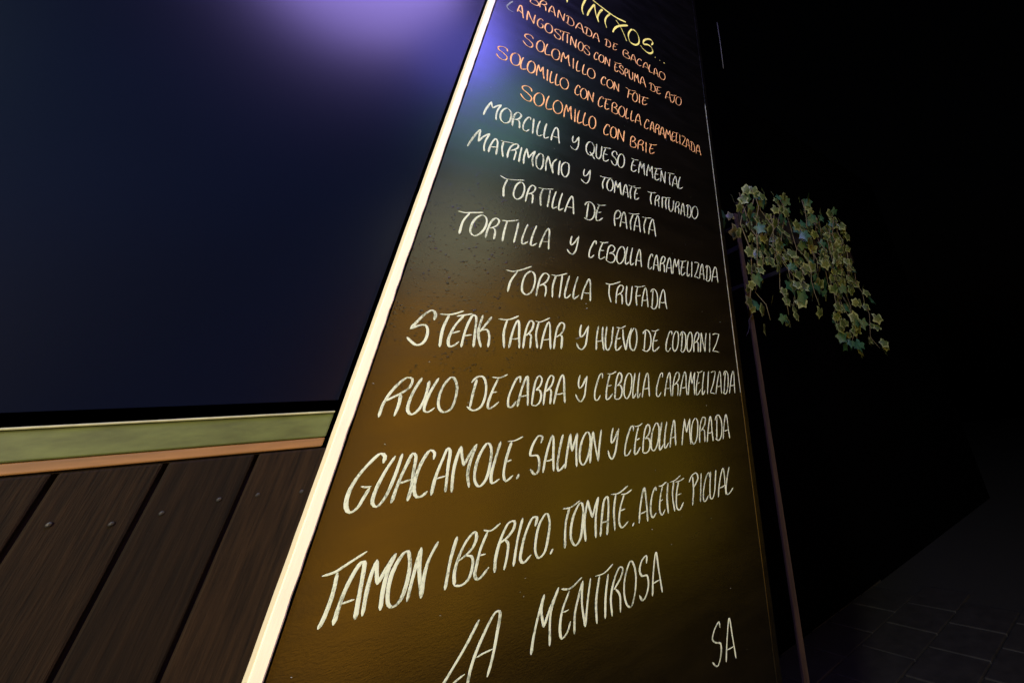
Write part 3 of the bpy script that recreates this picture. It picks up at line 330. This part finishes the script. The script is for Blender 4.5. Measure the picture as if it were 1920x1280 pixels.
# ------------------------------------------------------------------ window, sill and planks left of the board
YW = .055
wd = empty('dark_window', (-1.2, YW, 1.58)); tag(wd, 'large dark window with purple light on its glass, left of the menu board', 'window')
box('pane', -.905, .086, YW+.012, YW+.02, 1.60, 3.6, M_GLASS, wd)
box('pane', -2.6, -.965, YW+.012, YW+.02, 1.60, 3.6, M_GLASS, wd)
box('mullion', -.965, -.905, YW-.012, YW+.03, 1.582, 3.6, M_BLACKTRIM, wd, .003)
sl = empty('window_sill', (-1.2, YW, 1.54)); tag(sl, 'green painted sill with orange brown timber below it, under the dark window', 'window sill')
box('sill_board', -2.6, .086, YW-.004, YW+.03, 1.5435, 1.5780, M_GREEN, sl, .002)
box('sill_lip', -2.6, .086, YW-.008, YW+.03, 1.5785, 1.5815, M_LIP, sl, .001)
box('timber_strip', -2.6, .086, YW-.002, YW+.03, 1.5300, 1.5430, M_ORBAND, sl, .002)
pw = box('low_wall', -2.6, .086, YW+.012, YW+.12, 0, 1.529, M_PLANK); tag(pw, 'dark plank clad wall under the green window sill', 'wall')
b = None; x = -2.55; k = 0
while x < .08:
    if b is None:
        b = box('plank', 0, .087, YW-.0, YW+.0115, 0.02, 1.528, M_PLANK, None, .003); o = b
    else:
        o = b.copy(); COL.objects.link(o)
    o.location = (x, random.uniform(-.002, .0), 0); o.parent = pw
    o.data = o.data.copy(); o.data.materials[0] = random.choice(PLANKS)
    for nx_ in (.018, .069):
        bm = bmesh.new(); bmesh.ops.create_uvsphere(bm, u_segments=8, v_segments=5, radius=.0026)
        me = bpy.data.meshes.new('nail'); bm.to_mesh(me); bm.free(); me.materials.append(M_METAL)
        nl = link('nail', me, pw); nl.location = (x+nx_, YW-.0015, 1.47+random.uniform(-.006, .006)); nl.scale = (1, .4, 1)
    x += .0915

# ------------------------------------------------------------------ the menu board
bd = empty('menu_board', (.62, 0, .3)); tag(bd, 'tall black menu board of hand lettered pintxos framed by a cream batten', 'menu board')
box('shadow_gap', .1087, .1122, .032, .05, .3, 4.6, M_WALL, bd)  # black strip in a narrow gap, put there for the batten's shadow line
box('panel', .1124, 1.1100, 0, .05, .3, 4.6, M_BOARD, bd)
# cream batten, slightly wavy edge where it was cut by hand
vs = []; fs = []; n = 200
for i in range(n+1):
    z = .3+4.3*i/n
    jr = random.uniform(-.0007, .0007)*1.0; jl = random.uniform(-.0003, .0003)
    xl, xr = .0925+jl, .1086+jr
    vs += [(xl, YW, z), (xl, -.006, z), (xl+.0015, -.0085, z), (xr-.0015, -.0085, z), (xr, -.007, z), (xr, .002, z)]
for i in range(n):
    for q in range(5): fs.append((i*6+q, (i+1)*6+q, (i+1)*6+q+1, i*6+q+1))
mesh('batten', vs, fs, M_BATTEN, bd)
box('edge_highlight', 1.1106, 1.1120, -.0014, .004, 1.57, 2.86, M_EDGE, bd, .0005)  # pale strip along the seam edge, coloured to act as its highlight
box('side_trim', 1.1124, 1.1340, -.0008, .052, .3, 4.6, M_BOARD, bd, .002)

def catmull(P, step=.004):
    if len(P) < 3: 
        a, b = P; n = max(2, int((b-a).length/step)); return [a.lerp(b, i/n) for i in range(n+1)]
    closed = (P[0]-P[-1]).length < .008 and len(P) > 6
    Q = ([P[-2]] if closed else [P[0]*2-P[1]])+P+([P[1]] if closed else [P[-1]*2-P[-2]])
    out = []
    for i in range(1, len(Q)-2):
        p0, p1, p2, p3 = Q[i-1:i+3]
        # centripetal
        t1 = max((p1-p0).length, 1e-5)**.5; t2 = t1+max((p2-p1).length, 1e-5)**.5; t3 = t2+max((p3-p2).length, 1e-5)**.5
        n = max(2, int((p2-p1).length/step))
        for k in range(n):
            t = t1+(t2-t1)*k/n
            A1 = p0*(t1-t)/t1+p1*t/t1; A2 = p1*(t2-t)/(t2-t1)+p2*(t-t1)/(t2-t1); A3 = p2*(t3-t)/(t3-t2)+p3*(t-t2)/(t3-t2)
            B1 = A1*(t2-t)/t2+A2*t/t2; B2 = A2*(t3-t)/(t3-t1)+A3*(t-t1)/(t3-t1)
            out.append(B1*(t2-t)/(t2-t1)+B2*(t-t1)/(t2-t1))
    out.append(P[-1]); return out
def write(name, words, mat, label, style, thin=1.0):
    line = bpy.data.objects.new(name, None); COL.objects.link(line); line.parent = bd; line['label'] = label
    line.matrix_parent_inverse = bd.matrix_world.inverted()
    lay = 0
    for wd_, strokes in words:
        vs = []; fs = []; mi = []
        for st in strokes:
            P = [Vector((st[i]/1e4, st[i+1]/1e4)) for i in range(0, len(st), 2)]
            C = catmull(P)
            lay += 1; y = -.0007-.00011*(lay % 9)
            n = len(C); w0 = random.uniform(.94, 1.08); ph = random.uniform(0, 6)
            L = 0; rows = []
            tot = sum((C[i+1]-C[i]).length for i in range(n-1))
            for i, p in enumerate(C):
                d = (C[min(i+1, n-1)]-C[max(i-1, 0)]).normalized()
                if i: L += (p-C[i-1]).length
                if style == 'title':
                    h = .0014+.0042*abs(d.x*.80+d.y*.60)**1.5
                else:
                    h = (.0012+.0015*abs(d.y)**1.2)*thin
                h *= w0*(1.03-.26*min(max(p.x, 0), 1))*(1+.10*math.sin(L*90+ph)+random.uniform(-.06, .06))
                if tot < .012 and style == 'title': h = .0036
                e = min(L, tot-L); 
                if e < h: h *= math.sqrt(max(1-(1-e/h)**2, .12))
                nrm = Vector((-d.y, d.x))
                rows.append((p+nrm*h, p, p-nrm*h, p-d*0))
            b0 = len(vs)
            for a_, c_, e_, _ in rows:
                vs += [(a_.x, y, 1.5+a_.y), (c_.x, y-.0003, 1.5+c_.y), (e_.x, y, 1.5+e_.y)]
            for i in range(len(rows)-1):
                for q in range(2): 
                    fs.append((b0+i*3+q, b0+i*3+q+1, b0+(i+1)*3+q+1, b0+(i+1)*3+q)); mi.append(1 if wd_ == 'faint' else 0)
        mesh('word', vs, fs, [mat, M_FAINT], line, mi, smooth=True)
    return line
NAMES = {'title': 'PINTXOS...', 'brandada': 'BRANDADA DE BACALAO', 'langostinos': 'LANGOSTINOS CON ESPUMA DE AJO', 'foie': 'SOLOMILLO CON FOIE',
 'caramelizada': 'SOLOMILLO CON CEBOLLA CARAMELIZADA', 'brie': 'SOLOMILLO CON BRIE', 'morcilla': 'MORCILLA Y QUESO EMMENTAL',
 'matrimonio': 'MATRIMONIO Y TOMATE TRITURADO', 'patata': 'TORTILLA DE PATATA', 'cebolla': 'TORTILLA Y CEBOLLA CARAMELIZADA', 'trufada': 'TORTILLA TRUFADA',
 'steak': 'STEAK TARTAR Y HUEVO DE CODORNIZ', 'rulo': 'RULO DE CABRA Y CEBOLLA CARAMELIZADA', 'guacamole': 'GUACAMOLE, SALMON Y CEBOLLA MORADA',
 'jamon': 'JAMON IBERICO, TOMATE, ACEITE PICUAL', 'mentirosa': 'LA MENTIROSA', 'sa': 'SA'}
for nm, colr, words in WRITING:
    mat = {'white': M_WHITE, 'orange': M_ORANGE, 'yellow': M_YELLOW}[colr]
    write('text_line', words, mat, '%s chalk lettering reading %s' % (colr, NAMES[nm]), 'title' if nm == 'title' else 'row', {'orange': .80, 'white': .90}.get(colr, 1) if nm not in ('jamon', 'guacamole', 'steak') else .98)
# scratches on the paint
vs = []; fs = []
def mark(x, z, a, ln, w):
    dx, dz = math.cos(a)*ln/2, math.sin(a)*ln/2; nx, nz = -math.sin(a)*w/2, math.cos(a)*w/2; b0 = len(vs)
    for sx, sw in ((-1, .2), (-.3, 1), (.3, 1), (1, .2)):
        vs.append((x+dx*sx+nx*sw, -.0005, 1.5+z+dz*sx+nz*sw)); vs.append((x+dx*sx-nx*sw, -.0005, 1.5+z+dz*sx-nz*sw))
    for i in range(3): fs.append((b0+i*2, b0+i*2+1, b0+i*2+3, b0+i*2+2))
for x, z, a, ln in SCRATCHES: mark(x, z, a, ln, .0012)
for i in range(70):
    mark(random.uniform(.12, 1.1), random.uniform(-.5, 1.2), random.uniform(-.6, .9), random.uniform(.001, .004), random.uniform(.0005, .0011))
o = mesh('scratch_marks', vs, fs, M_FAINT, bd); o['kind'] = 'stuff'

# ------------------------------------------------------------------ right of the board: cables, post, ivy
def ray(px, py, y):    # point at depth y on the line of sight of a place in the photo
    d = ax*(px-PX)+ay*(py-PY)+az*FPX
    d = Vector(((Vector((px-PX, py-PY, FPX))).dot(Vector((.71882662, .32117785, .61654932))),
                (Vector((px-PX, py-PY, FPX))).dot(Vector((-.68823994, .45386634, .56597804))),
                (Vector((px-PX, py-PY, FPX))).dot(Vector((-.09805137, -.83117395, .54729863)))))
    return Vector((0, -1, 1.5))+d*((y+1)/d.y)
for (x0, z0, x1, z1, lab) in CABLES:
    t = tube('hanging_cable', [(x0, .2, z0), ((x0+x1)/2+.004, .2, (z0+z1)/2), (x1, .2, z1)], .0035, M_CABLE)
    tag(t, lab, 'cable')
post = box('timber_post', 1.464, 1.491, .20, .212, 0, 2.42, M_POST, None, .003)
tag(post, 'weathered timber post that the ivy climbs, right of the menu board', 'post')
def leaf_mesh(kind, seed):
    r = random.Random(seed)
    # five pointed lobes, centre ring green, outer ring a pale margin
    ang = [-90, -62, -38, -12, 8, 30, 52, 72, 90, 108, 128, 150, 172, 192, 218, 242]
    rad = [.14, .46, .72, .60, .58, .90, .70, .72, 1.05, .72, .70, .90, .58, .60, .72, .46]
    vs = [(0, 0, .02)]; n = len(ang)
    for ring, s in ((0, .72 if kind == 0 else .86), (1, 1.0)):
        for a, q in zip(ang, rad):
            q = q*r.uniform(.88, 1.12); t = math.radians(a)
            x, y = math.cos(t)*q*s, math.sin(t)*q*s
            vs.append((x, y, -.10*abs(x)**1.5*1.6+.05*math.sin(y*4+seed)-.05*y*y))
    fs = []; mi = []
    for i in range(n):
        j = (i+1) % n
        fs.append((0, 1+i, 1+j)); mi.append(0)
        fs.append((1+i, 1+n+i, 1+n+j, 1+j)); mi.append(1)
    me = bpy.data.meshes.new('leaf'); me.from_pydata([tuple(c*.5 for c in v) for v in vs], [], fs)
    me.materials.append(M_LEAF if kind == 0 else M_LEAF2); me.materials.append(M_RIM if kind == 0 else M_LEAF2)
    me.polygons.foreach_set('material_index', mi); me.polygons.foreach_set('use_smooth', [True]*len(fs)); me.update(); return me
LEAVES = [leaf_mesh(0, 1), leaf_mesh(0, 2), leaf_mesh(0, 3), leaf_mesh(1, 4)]
ivy = empty('ivy_plant', (1.75, .18, 0)); tag(ivy, 'ivy with cream edged leaves hanging round the timber post beside the menu board', 'ivy')
def leaf(p, size, kind, yaw, roll, tilt=0):
    o = link('leaf', LEAVES[kind], ivy)
    # the leaf normal faces out of the wall (-Y), turned by yaw and tilt
    R = Matrix.Rotation(yaw, 4, 'Z') @ Matrix.Rotation(math.radians(90)+tilt, 4, 'X') @ Matrix.Rotation(roll, 4, 'Z')
    o.matrix_world = Matrix.Translation(p) @ R @ Matrix.Scale(size, 4)
PI = math.pi
photo_leaves = [(1387, 392, .062, 0, .1, .15), (1370, 407, .050, 1, -.5, .3), (1358, 404, .062, 3, .2, .6), (1359, 418, .055, 3, .5, 2.8), (1361, 436, .03, 0, .9, 2.6),
 (1397, 409, .055, 3, .3, .2), (1394, 404, .034, 0, .6, 1.0), (1381, 432, .082, 0, -.2, 2.9), (1396, 427, .062, 1, .2, -.8), (1407, 424, .055, 2, .4, .6), (1384, 438, .04, 2, .2, 2.5),
 (1409, 448, .055, 0, .1, .3), (1406, 470, .062, 1, -.2, 2.6), (1411, 465, .045, 2, .3, .4), (1407, 505, .060, 0, .2, 1.4), (1411, 524, .055, 1, .5, 2.4),
 (1403, 540, .045, 0, .2, 3.1), (1411, 535, .045, 2, -.4, .8), (1408, 567, .068, 0, .1, 1.7), (1412, 577, .04, 1, -.3, 2.8)]
for px, py, s, kd, yw, rl in photo_leaves:
    leaf(ray(px, py, .15+random.uniform(-.02, .03)), s*1.35, kd, yw, rl, random.uniform(-.35, .35))
rr = random.Random(5)
strands = []
for i in range(22):     # hanging stems further right
    x = 1.52+i*.052+rr.uniform(-.03, .03); z0 = 2.50+rr.uniform(-.10, .12)+i*.006; z1 = 2.24-rr.uniform(.0, .55)
    pts = []; z = z0; 
    while z > z1:
        pts.append((x, .17+rr.uniform(-.03, .03), z)); z -= .07; x += rr.uniform(-.018, .018)
    if len(pts) < 2: continue
    strands.append(pts)
    tube('stem', pts, .003, M_STEM, ivy, 5, .5)
    for p in pts:
        for q in range(rr.choice((1, 2, 3))):
            leaf(Vector(p)+Vector((rr.uniform(-.04, .04), rr.uniform(-.05, .03), rr.uniform(-.03, .03))), rr.uniform(.06, .105), rr.choice((0, 1, 2, 3)), rr.uniform(-.7, .7), rr.choice((PI, 2.6, 3.6, .3))+rr.uniform(-.5, .5), rr.uniform(-.5, .5))
tube('stem', [ray(1400, 384, .2), ray(1392, 400, .17), ray(1388, 420, .17), ray(1396, 440, .17), ray(1408, 470, .17), ray(1410, 520, .17), ray(1406, 560, .17)], .003, M_STEM, ivy)
tube('stem', [ray(1410, 590, .17), ray(1404, 600, .17), ray(1405, 612, .17), ray(1403, 622, .17), ray(1399, 630, .17)], .0016, M_CABLE, ivy, 5, .4)
tr = empty('planter_trough', (2.1, .2, 2.4)); tag(tr, 'dark timber trough on brackets that the ivy spills out of', 'planter')
for (q0, q1, y0, y1, z0, z1, nm_) in ((1.50, 2.75, .20, .215, 2.36, 2.50, 'front_board'), (1.50, 2.75, .37, .385, 2.36, 2.50, 'back_board'), (1.50, 2.75, .2155, .3695, 2.36, 2.375, 'base_board'), (1.50, 2.75, .2155, .3695, 2.3755, 2.485, 'soil')):
    box(nm_, q0, q1, y0, y1, z0, z1, M_WALL if nm_ == 'soil' else M_BLACKTRIM, tr, .002)
for q in (1.8, 2.45): box('bracket', q, q+.03, .386, 1.9, 2.38, 2.41, M_METAL, tr)
# ------------------------------------------------------------------ lamp fixtures that carry the lights
LENS = {'warm': 'warm', 'neutral': 'pale', 'purple': 'violet', 'blue': 'blue'}
def fixture(key, name, label, cat, mount):
    p, t, r, wt, c = LAMPS[key]
    p = Vector(p); R = (Vector(t)-p).to_track_quat('-Z', 'Y').to_matrix().to_4x4()
    f = empty(name, p); tag(f, label, cat)
    vs = []; fs = []; n = 28
    prof = [(r*1.04, -.004), (r*1.10, -.004), (r*1.10, .03), (r*.7, .10), (r*.2, .13), (.001, .13)]
    for rad, z in prof:
        for k in range(n): vs.append(Matrix.Translation(p) @ R @ Vector((rad*math.cos(2*PI*k/n), rad*math.sin(2*PI*k/n), z)))
    for i in range(len(prof)-1):
        for k in range(n): fs.append((i*n+k, i*n+(k+1) % n, (i+1)*n+(k+1) % n, (i+1)*n+k))
    mesh('housing', [v for v in vs], fs, M_METAL, f)
    back = Matrix.Translation(p) @ R @ Vector((0, 0, .13))
    tube('mount_pole', [back, mount[0], mount[1]], .02, M_METAL, f, 8)
fixture('warm', 'flood_lamp', 'warm flood lamp on a pole left of the camera, aimed at the menu board', 'lamp', [(-1.95, -2.3, 2.0), (-1.95, -2.3, 0)])
fixture('neutral', 'added_fill_lamp', 'large pale lamp added unseen high behind the camera to light the lettering', 'lamp', [(-3.2, -3.2, 3.8), (-3.2, -3.2, 0)])
fixture('purple', 'stage_light', 'big violet stage light high behind the camera', 'stage light', [(-.7, -2.6, 5.1), (-.9, -3.78, 5.2)])
fixture('blue', 'stage_light', 'smaller blue stage light beneath the violet one', 'stage light', [(.2, -2.5, 4.5), (.1, -3.78, 4.6)])
fixture('teal', 'spot_lamp', 'greenish blue spot lamp on a long arm, the upper of the two behind the camera', 'lamp', [(.8, -2.9, 4.4), (.9, -3.78, 4.4)])
fixture('olive', 'spot_lamp', 'small yellowish spot lamp on a long arm, the lower of the two behind the camera', 'lamp', [(.8, -2.9, 3.05), (.9, -3.78, 3.05)])
# ------------------------------------------------------------------ lit bar front across the street, seen only as a reflection
YB = -3.7
bf = empty('bar_front', (3, YB, 0)); tag(bf, 'ochre bar front with amber lit windows across the street from the menu board', 'building')
box('wall', -9, 10, YB-.4, YB-.10, 0, 6.6, M_PLASTER, bf)
WINS = [(0.537, 1.141, 0.26, 3.179, 3.54, (1.0, 0.437, 0.03)), (1.309, 1.846, 0.26, 3.111, 2.65, (1.0, 0.484, 0.03)), (2.149, 2.753, 0.26, 2.977, 1.97, (1.0, 0.558, 0.03)), (3.021, 3.491, 0.26, 2.306, 1.56, (1.0, 0.614, 0.03)), (3.693, 4.23, 0.26, 1.836, 1.36, (1.0, 0.614, 0.03)), (2.954, 3.491, 2.507, 3.044, 1.02, (1.0, 0.558, 0.03))]
for i, (x0, x1, z0, z1, st, cc) in enumerate(WINS):
    wn = box('window', x0, x1, YB-.10, YB-.06, z0, z1, M_BLACKTRIM, bf)
    mt = glow('amber_lit_pane', cc, st)
    nx = 2 if x1-x0 > .7 else 1; nz = 3
    for a in range(nx):
        for c_ in range(nz):
            xa = x0+(x1-x0)*a/nx+.03; xb = x0+(x1-x0)*(a+1)/nx-.03; za = z0+(z1-z0)*c_/nz+.03; zb = z0+(z1-z0)*(c_+1)/nz-.03
            box('pane', xa, xb, YB-.058, YB-.052, za, zb, mt, wn)
